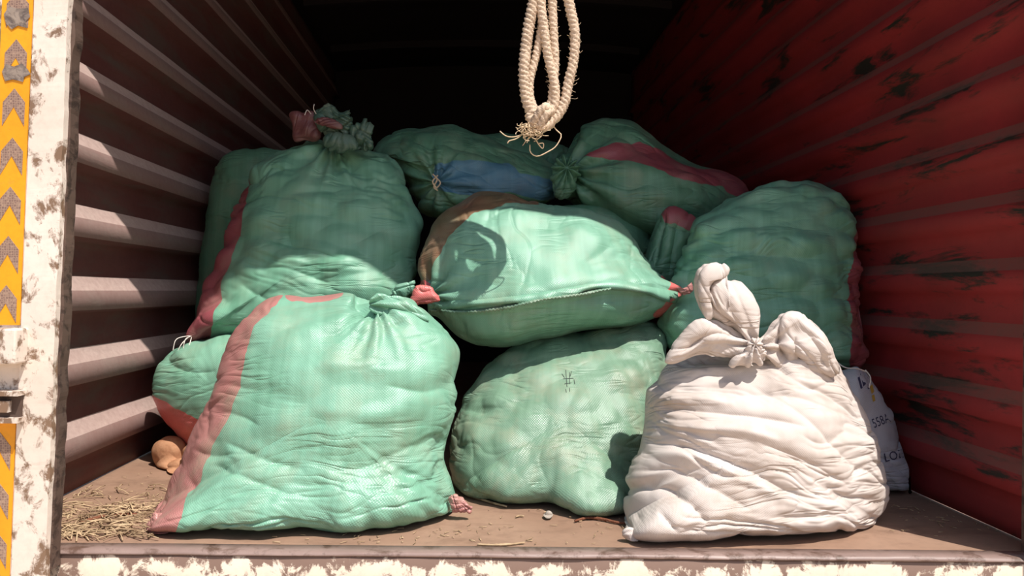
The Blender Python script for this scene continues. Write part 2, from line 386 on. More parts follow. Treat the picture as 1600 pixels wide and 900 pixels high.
slanted('outer_plate', -0.30, -0.078, 1.606, 1.66, -0.25, ZR, POSTM, post, 40, 0.001, 7)
def chevron(zc, yf, part):
    """arrow-head of tape pointing up, 1.2 mm thick"""
    hw, wd = 0.024, 0.058
    pts = [(-hw, -0.048), (0, -0.006), (hw, -0.048), (hw, 0.004), (0, 0.034), (-hw, 0.004)]
    bm = bmesh.new(); a, b = [], []
    for x, z in pts:
        zz = zc + z; X = post_x(zz, -0.115 + x)
        a.append(bm.verts.new((X, yf, zz))); b.append(bm.verts.new((X, yf + 0.0012, zz)))
    for q in ((0, 1, 4, 5), (1, 2, 3, 4)):
        bm.faces.new([a[k] for k in q]); bm.faces.new([b[k] for k in q][::-1])
    for k in range(6): bm.faces.new((a[k], a[(k + 1) % 6], b[(k + 1) % 6], b[k]))
    return bm_obj('chevron', bm, CHEV, part)
zpx = lambda py: at(20, py, 1.60).z
for za, zb in ((zpx(508), ZR - 0.02), (-0.25, zpx(655))):
    tape = slanted('reflective_tape', -0.150, -0.083, 1.6035, 1.6066, za, zb, YELLOW, post)
    per = 77 * 1.60 / F
    k = 0
    z = zpx(470)
    zs = [z + per * q for q in range(-8, 22)]
    for z in zs:
        if za + 0.05 < z < zb - 0.04: chevron(z, 1.6026, tape)
for pl in ([(6, 22), (14, 10), (30, 14), (44, 12), (47, 26), (40, 34), (43, 44), (28, 40), (18, 46), (9, 36)], [(3, 112), (9, 100), (22, 104), (34, 99), (43, 108), (48, 116), (38, 120), (36, 128), (20, 124), (8, 127)]):
    n_ = len(pl); bm = bmesh.new()
    vs = [bm.verts.new(at(x, y, 1.6012)) for x, y in pl]; vb = [bm.verts.new(at(x, y, 1.6025)) for x, y in pl]
    bm.faces.new(vs); bm.faces.new(vb[::-1])
    for k in range(n_): bm.faces.new((vs[k], vs[(k + 1) % n_], vb[(k + 1) % n_], vb[k]))
    bm_obj('sticker_patch', bm, PATCH, post)
hz0, hz1 = zpx(566), zpx(512)
o = slanted('hinge_bracket', -0.20, -0.060, 1.555, 1.605, hz0, hz1, POSTM, post, 6, 0.002, 3); bv = o.modifiers.new('edge', 'BEVEL'); bv.width = 0.004; bv.segments = 2
lz0, lz1 = zpx(655), zpx(612)
lat = slanted('latch_plate', -0.20, -0.066, 1.590, 1.604, lz0, lz1, RUSTY, post, 6, 0.001, 5)
slanted('latch_lip', -0.20, -0.062, 1.572, 1.604, lz1 - 0.006, lz1 + 0.004, POSTM, post, 4, 0.001)
slanted('latch_lip', -0.20, -0.062, 1.572, 1.604, lz0 - 0.004, lz0 + 0.006, POSTM, post, 4, 0.001)
slanted('latch_bar', -0.20, -0.085, 1.578, 1.592, lz0 + 0.018, lz0 + 0.042, POSTM, post, 4, 0.001)
bm = bmesh.new(); box(bm, 1.272, 1.39, 1.62, 1.70, -0.02, ZR)
tag(bm_obj('trim_3', bm, RUSTY), 'dark rusty door post at the edge of the red wall', 'post', kind='structure')
bm = bmesh.new(); box(bm, -1.3, 1.5, -30, 1.9, -1.12, -1.10)  # out-of-view ground, added so sunlit earth bounces light inside
bmesh.ops.translate(bm, verts=bm.verts, vec=(0, 0, 0))
for v in bm.verts: v.co.x *= 14
tag(bm_obj('ground', bm, GROUND), 'unseen dry earth yard behind the truck, pale to bounce light in', 'ground', kind='structure')

# ------------------------------------------------------------------ sacks
SURF = {}
def inflate(outline, center, D, hf, hb, lean=0.0, zref=None, lean_lo=None, nth=480, nf=120, nb=18, a=2.4, floor=0.003, seed=0, lump=(0.0, 0.085), broad=0.0,
            wr=(), folds=(), gather=(), edge_pow=2.0, ripple=0.0):
    """a filled cloth bag whose silhouette is the outline; returns verts, normals, faces, uv, photo px/py of each vert"""
    O = spline(outline, nth); c = np.array(center, float)
    if ripple: # scalloped silhouette
        an = np.arange(nth) / nth * 60
        O = c + (O - c) * (1 + ripple * vnoise(np.c_[an, np.full(nth, seed * 3.1), np.zeros(nth)], seed))[:, None]
    def plane_depth(px, py, raw=False):
        d = np.full(np.shape(px), D, float)
        if lean:
            z0 = zref if zref is not None else CZ - (center[1] - VY) / F * D
            for _ in range(8):
                dz = CZ - (py - VY) / F * d - z0
                ll = lean if lean_lo is None else lean_lo; sp = 0.07; d = D + ll * dz + (lean - ll) * sp * np.logaddexp(0, dz / sp)
        if raw: return d
        yy = np.maximum((-(px - VX) * SR + (py - VY) * CR), 1e-3)
        return np.minimum(d, np.where(yy > 1, (CZ - floor) * F / yy, 1e9))
    Ds = plane_depth(O[:, 0], O[:, 1]); Dc = float(plane_depth(np.array([c[0]]), np.array([c[1]]))[0])
    Dr = plane_depth(O[:, 0], O[:, 1], True); S = unp(O[:, 0], O[:, 1], Ds); C = unp(c[0], c[1], Dc)
    rows, PX, PY, SS = [], [], [], []
    for k in range(nf + 1):
        ph = (k / nf) * math.pi / 2; s = math.sin(ph) if k else 0.0
        b = max(0.0, 1 - s ** a) ** 0.5
        q = c + (O - c) * s
        d = plane_depth(q[:, 0], q[:, 1], True) + (Ds - Dr) * s ** 2.5 - hf * b
        rows.append(unp(q[:, 0], q[:, 1], d)); PX.append(q[:, 0]); PY.append(q[:, 1]); SS.append(np.full(nth, s))
    for k in range(1, nb + 1):
        ph = math.pi / 2 * (1 - k / nb); s = math.sin(ph); b = max(0.0, 1 - s ** a) ** 0.5
        R = C + (S - C) * s; R[:, 1] += hb * b
        rows.append(R); q = c + (O - c) * s; PX.append(q[:, 0]); PY.append(q[:, 1]); SS.append(np.full(nth, 2 - s))
    V = np.concatenate(rows); PX = np.concatenate(PX); PY = np.concatenate(PY); SS = np.concatenate(SS)
    m = nf + nb + 1
    i = np.arange(m - 1)[:, None] * nth + np.arange(nth)[None, :]; j = np.arange(m - 1)[:, None] * nth + (np.arange(nth) + 1)[None, :] % nth
    Fc = np.stack([i, j, j + nth, i + nth], -1).reshape(-1, 4)
    def normals(V):
        A = V[Fc]; fn = np.cross(A[:, 2] - A[:, 0], A[:, 3] - A[:, 1]); N = np.zeros_like(V)
        for k in range(4): np.add.at(N, Fc[:, k], fn)
        N[:nth] = N[:nth].sum(0); N[-nth:] = N[-nth:].sum(0)
        return N / (np.linalg.norm(N, axis=1)[:, None] + 1e-12)
    N = normals(V)
    if (N[0] @ np.array([0, -1, 0])) < 0: Fc = Fc[:, ::-1]; N = -N
    # uv: distance travelled from the middle of the front
    R3 = V.reshape(m, nth, 3); L = np.concatenate([np.zeros((1, nth)), np.cumsum(np.linalg.norm(np.diff(R3, axis=0), axis=2), 0)])
    th = np.arctan2(S[:, 2] - C[2], S[:, 0] - C[0])
    UV = np.stack([L * np.cos(th)[None], L * np.sin(th)[None]], -1).reshape(-1, 2)
    w_edge = np.clip(SS, 0, 1) ** edge_pow; front = (SS <= 1.0)
    d = np.zeros(len(V))
    if lump[0]: d += lump[0] * (lumps(V / (lump[1] * np.array([lump[2] if len(lump) > 2 else 1.0, 1, 1])), seed) - 0.35) * (1 - 0.35 * w_edge)
    if broad: d += broad * fbm(V * 5.0, seed + 20, 2)
    for (ang, fu, fw, ac, ae, sharp) in wr:          # creases running along direction ang (photo degrees), ac in the middle, ae at the rim
        ca, sa = math.cos(math.radians(ang)), math.sin(math.radians(ang))
        u = V[:, 0] * ca + V[:, 2] * sa; x = -V[:, 0] * sa + V[:, 2] * ca
        wp = 0.05 * fbm(V * 6, seed + 31, 2)
        n = fbm(np.c_[u * fu, (x + wp) * fw, V[:, 1] * fu], seed + int(ang) % 97 + 40, 3)
        cr = (1 - np.minimum(1, np.abs(n) * 3.0)) ** sharp
        msk = np.clip(0.5 + 1.4 * fbm(V * 7, seed + 77, 2), 0, 1)
        d -= (ac + (ae - ac) * w_edge) * cr * msk
    for (pts, wd, amp) in folds:
        sdv, t = line_sd(PX, PY, spline(pts, 24, closed=False))
        tp = np.clip(np.minimum(t, 1 - t) * 5, 0, 1); wd2 = wd * (0.5 + 0.5 * tp)
        d += np.where(front, amp * tp * (np.exp(-(sdv / wd2) ** 2) if amp > 0 else np.exp(-np.abs(sdv) / (wd2 * .8))), 0)
    for (gx_, gy_, cnt, amp, rad, ph) in gather:
        dx, dy = PX - gx_, PY - gy_; r = np.hypot(dx, dy); an = np.arctan2(dy, dx)
        wob = 1.3 * fbm(np.c_[PX / 50, PY / 50, 0 * PX], seed + 5, 2)
        k = np.cos(an * cnt + ph + wob); k = np.sign(k) * np.abs(k) ** 0.7
        d += np.where(front, amp * k * np.exp(-((r - rad * .25) / rad) ** 2) * np.clip(r / (rad * .2), 0, 1), 0)
    d[:nth] = d[:nth].mean(); d[-nth:] = d[-nth:].mean()
    V = V + N * d[:, None]
    V[:, 2] = np.maximum(V[:, 2], floor); V[:, 0] = np.clip(V[:, 0], XL + 0.04, XR - 0.04)
    return dict(V=V, N=normals(V), F=Fc, UV=UV, PX=PX, PY=PY, SS=SS, nth=nth)
def clip_part(g, sd, keep_neg):
    """the side of the mesh where sd<0 (or >=0), cut exactly along sd=0"""
    V, N, UV, Fc = g['V'], g['N'], g['UV'], g['F']
    s = sd if keep_neg else -sd
    ins = s < 0; cnt = ins[Fc].sum(1)
    faces = Fc[cnt == 4].tolist(); aV, aN, aU, cache = [], [], [], {}
    base = len(V)
    def cut(a, b):
        k = (a, b) if a < b else (b, a)
        if k not in cache:
            a, b = k; t = s[a] / (s[a] - s[b])
            cache[k] = base + len(aV); aV.append(V[a] + (V[b] - V[a]) * t); aN.append(N[a] + (N[b] - N[a]) * t); aU.append(UV[a] + (UV[b] - UV[a]) * t)
        return cache[k]
    for f in Fc[(cnt > 0) & (cnt < 4)].tolist():
        out = []
        for a, b in zip(f, f[1:] + f[:1]):
            if ins[a]: out.append(a)
            if ins[a] != ins[b]: out.append(cut(a, b))
        if len(out) > 2: faces.append(out)
    V2 = np.vstack([V] + ([np.array(aV)] if aV else [])); N2 = np.vstack([N] + ([np.array(aN)] if aN else [])); U2 = np.vstack([UV] + ([np.array(aU)] if aU else []))
    used = np.zeros(len(V2), bool)
    for f in faces: used[list(f)] = True
    rm = np.cumsum(used) - 1
    return V2[used], [tuple(int(rm[i]) for i in f) for f in faces], N2[used], U2[used]
def sack(name, label, group, mat, g, stripes=()):
    """Empty at the sack's base > body, stripe(s)"""
    lo = g['V'][:, 2].min(); c = g['V'].mean(0)
    root = empty(name, (c[0], c[1], lo), label, 'sack', group)
    rest = None
    for (smat, polys, sname, slabel) in stripes:
        for p in polys:
            sd = poly_sd(g['PX'], g['PY'], p)
            sd = sd + 1.5 * fbm(np.c_[g['PX'] / 12, g['PY'] / 12, 0 * sd], 3, 2)
            sd = np.where(g['SS'] > 1.25, np.abs(sd) + 1.0, sd)
            if not (sd < 0).any(): continue
            V, Fc, N, U = clip_part(g, sd if rest is None else np.maximum(sd, -rest), True)
            o = mesh_obj(sname, V, Fc, smat, root, N=N, UV=U); o['label'] = slabel
            rest = sd if rest is None else np.minimum(rest, sd)
    if rest is None: mesh_obj('body', g['V'], g['F'], mat, root, N=g['N'], UV=g['UV'])
    else:
        V, Fc, N, U = clip_part(g, rest, False); mesh_obj('body', V, Fc, mat, root, N=N, UV=U)
    SURF[root.name] = g
    return root
def lobe(name, root, mat, outline, D, th=0.03, seed=1, label=None, gather=(), folds=(), wr=((15, 9, 34, .007, .008, 2), (-60, 9, 32, .006, .007, 2)), lean=0.0, center=None, lump=0.0, ripple=0.012, a=2.0):
    c = center if center else tuple(np.mean(np.asarray(outline, float), 0))
    g = inflate(outline, c, D, th, th * .8, lean=lean, nth=180, nf=60, nb=12, a=a, seed=seed, wr=wr, gather=gather, folds=folds, lump=(lump, 0.05), ripple=ripple)
    o = mesh_obj(name, g['V'], g['F'], mat, root, N=g['N'], UV=g['UV'])
    if label: o['label'] = label
    return o
def bvh(root):
    g = SURF[root.name]; return BVHTree.FromPolygons(g['V'].tolist(), g['F'].tolist())
def on_surf(tree, px, py, lift=0.002):
    o = Vector((0, 0, CZ)); d = (at(px, py, 1.0) - o).normalized(); h = tree.ray_cast(o, d)
    return None if h[0] is None else h[0] - d * lift
def threads(name, root, mat, paths, r=0.0012, D=2.0, label=None):
    parts = []
    for p in paths:
        q = spline([(x, y, dd) for x, y, dd in p], 22, closed=False); W = unp(q[:, 0], q[:, 1], q[:, 2]); parts.append(tube(W, r, 5))
    V, Fc = join_parts(parts); o = mesh_obj(name, V, Fc, mat, root); o['kind'] = 'stuff'
    if label: o['label'] = label
    return o

GR = 'green sacks loaded in the cargo box'
# --- big sack in front, left
g = inflate([(500, 457), (540, 455), (575, 466), (605, 470), (636, 468), (662, 484), (690, 508), (712, 535), (721, 562), (714, 590), (718, 620), (712, 655), (702, 690), (700, 720), (708, 750), (713, 778), (704, 802), (670, 814), (600, 824), (540, 830), (470, 827), (400, 833), (330, 833), (280, 833), (236, 830), (231, 820), (246, 792), (262, 760), (278, 733), (290, 702), (306, 668), (322, 636), (334, 608), (344, 578), (354, 545), (370, 516), (392, 490), (424, 470), (462, 460)],
    (505, 650), 2.00, 0.205, 0.16, lean=0.24, lean_lo=0.06, seed=11, lump=(0.018, 0.08, 1.8), broad=0.016, a=2.6, ripple=0.008,
    wr=((6, 2.4, 20, .001, .010, 3), (-35, 3, 18, .000, .003, 3)),
    folds=[([(350, 690), (420, 720), (480, 735)], 9, -.009), ([(330, 725), (400, 752), (460, 775)], 8, -.010), ([(700, 690), (640, 700), (570, 730), (510, 735)], 10, -.008), ([(700, 760), (640, 740), (590, 745)], 9, -.008), ([(355, 600), (400, 610), (440, 600)], 8, -.005),
           ([(330, 640), (375, 650), (410, 668)], 8, -.006), ([(708, 600), (660, 612), (600, 600)], 9, -.006), ([(560, 478), (600, 496), (640, 508)], 9, -.014), ([(556, 458), (568, 474), (584, 492)], 11, -.035), ([(450, 520), (540, 505), (620, 520)], 12, .008), ([(445, 580), (540, 570), (640, 580)], 14, .006), ([(480, 640), (560, 650), (640, 640)], 14, .006), ([(300, 700), (330, 712), (365, 708)], 7, -.006)],
    gather=[(592, 474, 11, .007, 70, 0.4)])
S1 = sack('green_sack', 'large mint green sack with wide pink stripe, standing at the front left', GR, GREEN, g,
    [(PINK, [[(447, 462), (424, 482), (402, 514), (385, 554), (377, 607), (357, 662), (332, 697), (312, 752), (292, 770), (272, 840), (200, 850), (200, 600), (330, 480), (400, 455)], [(440, 435), (540, 435), (536, 461), (490, 466), (446, 468)]], 'stripe', 'faded pink woven stripe')])
lobe('gathered_mouth', S1, GREEN, [(574, 474), (582, 463), (600, 459), (622, 461), (642, 470), (660, 484), (672, 500), (664, 506), (640, 504), (612, 500), (590, 492)], 1.985, .022, 3, gather=[(572, 476, 9, .008, 60, 0)], wr=((-20, 5, 26, .006, .006, 2),))
lobe('corner_ear', S1, PINK, [(700, 776), (712, 770), (728, 778), (740, 792), (735, 803), (715, 804), (702, 800)], 1.90, .022, 7, 'pink folded corner of the sack')
lobe('corner_ear', S1, PINK, [(228, 822), (240, 800), (262, 806), (264, 831), (244, 834), (232, 831)], 1.80, .018, 8, 'pink folded corner of the sack')
# --- sack lying across the top of the middle pile, sewn end to the viewer
g = inflate([(652, 432), (653, 400), (664, 368), (690, 335), (720, 312), (748, 298), (790, 300), (830, 313), (870, 321), (920, 330), (960, 345), (987, 368), (1008, 398), (1032, 425), (1058, 443), (1074, 454), (1062, 470), (1045, 490), (1018, 504), (980, 511), (930, 515), (880, 522), (840, 530), (790, 541), (750, 538), (715, 522), (690, 500), (670, 480), (656, 462)],
    (850, 458), 2.41, 0.23, 0.18, lean=0.36, lean_lo=0.05, zref=0.585, seed=23, lump=(0.013, 0.10), broad=0.015, a=2.6, ripple=0.006,
    wr=((85, 3, 16, .004, .004, 3), (10, 3, 14, .001, .006, 3)),
    folds=[([(660, 474), (720, 478), (800, 470), (880, 452), (960, 440), (1030, 452), (1070, 456)], 22, .022), ([(700, 492), (790, 490), (880, 474), (960, 460), (1020, 470)], 12, -.010)],
    gather=[(668, 462, 10, .009, 50, .2), (1072, 455, 9, .010, 60, 0)])
S2 = sack('green_sack', 'pale green sack with a sewn seam, lying across the middle sack', GR, GREEN, g,
    [(CORAL, [[(1026, 410), (1036, 430), (1046, 448), (1036, 470), (1022, 500), (1090, 510), (1090, 420)], [(646, 440), (664, 438), (672, 452), (664, 470), (640, 480)]], 'stripe', 'coral corner of the woven stripe'),
     (RUST, [[(640, 440), (640, 380), (700, 318), (745, 285), (835, 300), (842, 318), (790, 316), (742, 332), (700, 372), (676, 420), (664, 442)]], 'stripe', 'brownish red stripe, darkened to stand in for shade')])  # red-brown stripe tone also stands in for shade above the lit crest
tr = bvh(S2)
def hem(root, tree, pts, drop, mat, name, zig=0.0, seed=0, lift=0.006):
    P = spline(pts, 150, closed=False); rows = []
    for k, (x, y) in enumerate(P):
        rf = 5 * vnoise(np.array([[k / 7.0, seed, 0]]), seed)[0]
        dr = drop * (0.8 + 0.35 * vnoise(np.array([[k / 16.0, seed + 9, 0]]), seed)[0]) + (zig if k % 3 == 0 else 0)
        a = on_surf(tree, x, y, 0.001) or at(x, y, 2.0); b = on_surf(tree, x, y + dr * .5, lift + .004 + .0012 * rf) or a; c = on_surf(tree, x, y + dr, lift + .006 + .0014 * rf) or b
        f = Vector((0, .003, 0)); rows.append([a, b, c, c + f + Vector((0, 0, .001)), b + f, a + f])
    V = np.array([[list(v) for v in r] for r in rows]).reshape(-1, 3); Fc = []
    for i in range(len(rows) - 1):
        for j in range(6): k = (j + 1) % 6; Fc.append((i * 6 + j, (i + 1) * 6 + j, (i + 1) * 6 + k, i * 6 + k))
    UV = np.c_[V[:, 0], V[:, 2]]
    return mesh_obj(name, V, Fc, mat, root, UV=UV)
seam = [(668, 470), (720, 469), (770, 466), (830, 459), (900, 447), (960, 437), (1010, 447), (1062, 456)]
hem(S2, tr, seam, 18, GREEN, 'seam_flap', 0, 3, .012)['label'] = 'folded sewn hem across the sack end'
hem(S2, tr, [(670, 480), (730, 484), (790, 476), (850, 464), (910, 455), (955, 448)], 7, GREEN_C, 'frayed_edge', 2.5, 6, .020)
lobe('corner_ear', S2, CORAL, [(643, 462), (646, 452), (652, 446), (664, 445), (674, 448), (680, 456), (686, 463), (687, 470), (678, 473), (668, 475), (655, 476), (645, 482), (638, 480), (639, 472)], 2.21, .018, 9, 'coral pink folded corner', a=4.0, wr=((12, 6, 26, .008, .008, 2),), folds=[([(640, 476), (660, 471), (684, 468)], 4, -.008), ([(652, 448), (660, 456), (676, 452)], 4, -.006)], ripple=.03)
lobe('corner_ear', S2, GREEN, [(606, 462), (616, 448), (632, 440), (648, 438), (646, 454), (634, 466), (618, 468)], 2.26, .02, 10, 'crumpled green corner end')
lobe('tied_corner', S2, PINK, [(1056, 448), (1068, 450), (1076, 444), (1082, 440), (1083, 456), (1076, 461), (1064, 462)], 2.30, .012, 12, 'pale twisted tie at the corner')
# --- sack standing in the middle at the bottom
g = inflate([(776, 560), (800, 543), (850, 525), (900, 515), (960, 508), (1012, 500), (1032, 515), (1042, 548), (1038, 600), (1034, 660), (1028, 720), (1014, 770), (990, 796), (955, 803), (920, 804), (880, 793), (850, 786), (800, 787), (750, 778), (716, 768), (703, 740), (700, 700), (706, 660), (722, 636), (728, 618), (746, 588)],
    (880, 655), 2.26, 0.20, 0.06, lean=0.80, lean_lo=0.40, seed=37, lump=(0.024, 0.09), broad=0.012, a=2.5, ripple=0.008,
    wr=((5, 3, 18, .001, .007, 3), (80, 3, 14, .002, .003, 3)), folds=[([(1035, 690), (990, 700), (950, 690)], 8, -.008), ([(722, 640), (760, 640), (790, 625)], 8, -.008), ([(850, 565), (905, 590), (950, 630)], 40, .005)])
S3 = sack('green_sack', 'dusty sage green lumpy sack on the floor between mint sack and white sack', GR, GREEN_C, g)
tr = bvh(S3); parts = []
for k, (x0, y0, x1, y1) in enumerate([(884, 578, 886, 604), (890, 582, 890, 600), (878, 584, 882, 590), (880, 592, 896, 591), (893, 580, 891, 588), (882, 600, 893, 598), (884, 608, 885, 613), (890, 606, 890, 612), (897, 593, 898, 600)]):
    pth = [on_surf(tr, x0 + (x1 - x0) * t, y0 + (y1 - y0) * t, .0012) for t in np.linspace(0, 1, 5)]
    parts.append(tube(np.array([list(p) for p in pth]), .0009, 5))
V, Fc = join_parts(parts); mesh_obj('ink_mark', V, Fc, INK, S3)['label'] = 'small black inked mark'
# --- white cotton sack
g = inflate([(1040, 576), (1065, 562), (1110, 552), (1150, 546), (1190, 548), (1230, 536), (1268, 530), (1302, 552), (1320, 582), (1340, 620), (1356, 655), (1374, 690), (1382, 722), (1388, 760), (1384, 790), (1370, 815), (1340, 830), (1280, 839), (1200, 843), (1120, 846), (1060, 846), (1010, 844), (984, 836), (976, 812), (976, 782), (986, 766), (978, 748), (990, 720), (1005, 690), (1012, 655), (1011, 620), (1018, 594)],
    (1190, 700), 1.93, 0.20, 0.06, lean=0.24, lean_lo=0.10, seed=53, lump=(0.006, 0.09), broad=0.014, a=2.6, ripple=0.008,
    wr=((-22, 2.0, 15, .007, .012, 3), (-8, 2, 20, .003, .008, 3)),
    folds=[([(1020, 640), (1100, 640), (1200, 655), (1260, 668)], 10, -.014), ([(1015, 655), (1060, 668), (1150, 672), (1220, 690)], 9, .012), ([(1000, 690), (1080, 700), (1160, 730), (1240, 770), (1300, 785)], 11, -.015), ([(1010, 706), (1090, 716), (1170, 752), (1250, 792)], 9, .011),
           ([(985, 735), (1050, 735), (1120, 765), (1180, 800)], 10, -.012), ([(985, 765), (1030, 762), (1080, 785), (1110, 820)], 10, -.017), ([(1050, 600), (1130, 612), (1230, 618), (1330, 650)], 12, -.010), ([(1025, 625), (1080, 622), (1150, 630)], 8, .009),
           ([(1160, 590), (1240, 640), (1310, 700), (1360, 745)], 13, -.010), ([(1180, 690), (1260, 720), (1340, 765)], 10, -.010), ([(1200, 810), (1280, 808), (1350, 800)], 10, -.009), ([(1060, 835), (1045, 815), (1030, 800)], 7, -.012), ([(1290, 760), (1330, 780), (1375, 780)], 9, -.008),
           ([(1040, 578), (1110, 574), (1190, 574), (1270, 572), (1315, 590)], 9, .014), ([(1060, 563), (1130, 560), (1200, 560), (1270, 556)], 8, -.018)])
S4 = sack('white_sack', 'bulging white cotton sack with its mouth tied in a knot', None, WHITE, g)
tie = (1180, 537)
lobe('knot_tail', S4, WHITE, [(1178, 540), (1150, 520), (1118, 506), (1098, 490), (1086, 460), (1086, 430), (1098, 414), (1122, 411), (1138, 420), (1134, 432), (1160, 440), (1176, 465), (1187, 500), (1186, 530)], 1.86, .05, 21, 'upright twisted tail of cloth above the knot', wr=((118, 4, 26, .007, .007, 2),),
     gather=[(1180, 538, 8, .009, 80, .3)], folds=[([(1140, 430), (1112, 440), (1106, 470), (1130, 500), (1170, 530)], 8, -.022), ([(1090, 440), (1092, 480), (1110, 500)], 6, -.010), ([(1135, 445), (1155, 490), (1178, 530)], 8, .008)], center=(1140, 480))
lobe('knot_curl', S4, WHITE, [(1104, 500), (1092, 470), (1090, 436), (1104, 414), (1128, 410), (1140, 420), (1134, 434), (1116, 440), (1108, 460), (1116, 490)], 1.835, .02, 24, 'curled over end of the tail', wr=((100, 4, 30, .006, .006, 2),), center=(1106, 440))
lobe('knot_flap', S4, WHITE, [(1180, 540), (1160, 522), (1125, 502), (1100, 498), (1078, 508), (1056, 530), (1040, 558), (1042, 568), (1062, 566), (1090, 556), (1120, 556), (1150, 552), (1172, 550)], 1.84, .035, 22, 'wide flap of cloth left of the knot', wr=((25, 4, 26, .007, .007, 2),),
     gather=[(1182, 540, 9, .010, 90, .8)], folds=[([(1170, 538), (1130, 520), (1095, 530), (1062, 556)], 9, -.014)], center=(1105, 532))
lobe('knot_fold', S4, WHITE, [(1176, 536), (1196, 552), (1190, 570), (1160, 572), (1140, 574), (1146, 560), (1164, 550)], 1.815, .022, 25, 'small pleats under the knot', gather=[(1178, 538, 10, .008, 40, .2)], center=(1172, 556))
lobe('knot_ear', S4, WHITE, [(1182, 540), (1196, 520), (1212, 498), (1226, 489), (1256, 492), (1278, 506), (1296, 535), (1316, 576), (1300, 590), (1260, 585), (1225, 580), (1200, 566)], 1.85, .045, 23, 'raised folded ear of cloth right of the knot', wr=((132, 4, 26, .006, .006, 2),),
     gather=[(1184, 542, 9, .009, 80, .1)], folds=[([(1218, 498), (1216, 530), (1232, 575)], 8, -.026), ([(1230, 495), (1268, 520), (1300, 572)], 7, .012), ([(1245, 525), (1246, 555), (1262, 580)], 7, -.014), ([(1262, 520), (1285, 555), (1296, 580)], 6, -.010)], center=(1245, 540))
lobe('knot', S4, WHITE, [(1170, 534), (1180, 528), (1190, 536), (1190, 548), (1180, 552), (1170, 546)], 1.81, .010, 26, 'tight tie of the mouth', gather=[(1180, 538, 6, .004, 12, 0)])
lobe('corner_ear', S4, WHITE, [(970, 836), (976, 826), (988, 824), (1000, 834), (998, 845), (980, 845)], 1.745, .014, 27, 'pinched bottom corner')
# --- big sack, back left
g = inflate([(445, 224), (480, 214), (520, 224), (560, 236), (600, 240), (622, 260), (636, 290), (646, 320), (656, 350), (653, 380), (651, 410), (648, 440), (644, 466), (620, 500), (560, 526), (480, 536), (400, 534), (350, 528), (322, 525), (300, 530), (291, 521), (306, 492), (318, 455), (334, 420), (346, 388), (356, 350), (366, 320), (384, 285), (396, 262), (416, 242)],
    (500, 395), 2.64, 0.18, 0.10, lean=0.34, seed=61, lump=(0.036, 0.085, 1.8), broad=0.016, a=2.6, floor=0.40, ripple=0.010,
    wr=((-8, 2.5, 16, .004, .010, 3), (30, 3, 14, .001, .006, 3)),
    folds=[([(390, 370), (470, 385), (540, 410)], 12, -.012), ([(380, 415), (450, 420), (520, 445)], 10, -.012), ([(470, 270), (540, 280), (600, 300)], 12, -.010), ([(370, 440), (420, 470), (470, 480)], 9, -.010), ([(546, 245), (552, 275), (575, 300)], 9, -.012)],
    gather=[(520, 220, 11, .009, 70, .5)])
S5 = sack('green_sack', 'big green sack at the back left with crumpled tied top and crimson side stripe', GR, GREEN_B, g,
    [(CRIM, [[(396, 240), (384, 300), (374, 350), (364, 392), (350, 432), (338, 480), (326, 540), (270, 540), (270, 400), (340, 300), (370, 262)]], 'stripe', 'crimson woven stripe')])
lobe('crumpled_mouth', S5, MAROON, [(452, 180), (456, 176), (474, 177), (490, 174), (498, 182), (502, 200), (496, 218), (478, 220), (462, 222), (456, 214), (455, 196)], 2.66, .018, 31, 'dull maroon fold of the tied mouth', lump=.02, wr=((70, 6, 24, .016, .016, 2), (10, 8, 30, .008, .01, 2)), a=4.0)
lobe('crumpled_mouth', S5, GREEN_E, [(488, 178), (502, 166), (518, 162), (532, 174), (548, 170), (552, 196), (540, 214), (516, 216), (498, 204)], 2.64, .035, 32, 'crumpled dark green tied mouth', lump=.02, wr=((40, 6, 30, .014, .014, 2), (-30, 8, 30, .010, .010, 2)))
lobe('crumpled_mouth', S5, GREEN_E, [(545, 205), (556, 192), (572, 186), (585, 198), (586, 216), (578, 234), (556, 236), (540, 226)], 2.63, .03, 33, 'crumpled dark green tied mouth', lump=.02, wr=((70, 6, 30, .014, .014, 2), (-30, 8, 30, .010, .010, 2)))
lobe('crumpled_mouth', S5, GREEN_E, [(505, 212), (530, 206), (556, 216), (560, 234), (530, 240), (508, 232)], 2.60, .025, 34, wr=((90, 6, 30, .012, .012, 2),))
lobe('crumpled_mouth', S5, MAROON, [(492, 186), (512, 182), (532, 192), (534, 202), (512, 200), (494, 196)], 2.60, .014, 35)
threads('loose_threads', S5, THREAD, [[(486, 178, 2.6), (480, 172, 2.58), (476, 180, 2.58)], [(494, 178, 2.6), (490, 170, 2.58), (491, 163, 2.58)]], .0016)
threads('loose_threads', S5, THREAD, [[(300, 522, 2.5), (285, 536, 2.45), (276, 552, 2.44)], [(302, 524, 2.5), (290, 530, 2.45), (286, 546, 2.44)], [(298, 524, 2.5), (276, 530, 2.45), (270, 548, 2.44)], [(300, 524, 2.5), (296, 538, 2.45), (290, 548, 2.44)]], .0016)
# --- sack squeezed behind it against the left wall
g = inflate([(338, 258), (358, 236), (396, 230), (430, 232), (470, 250), (490, 320), (490, 430), (450, 520), (370, 520), (310, 515), (303, 470), (310, 420), (320, 360), (329, 300)], (400, 380), 3.02, .12, .14, seed=67, lump=(.012, .1), broad=.012, floor=.36, a=2.6, ripple=.008, wr=((10, 3, 16, .002, .008, 3),))
S6 = sack('green_sack', 'dark green sack wedged behind the back left sack, against the ribbed wall', GR, GREEN_D, g)
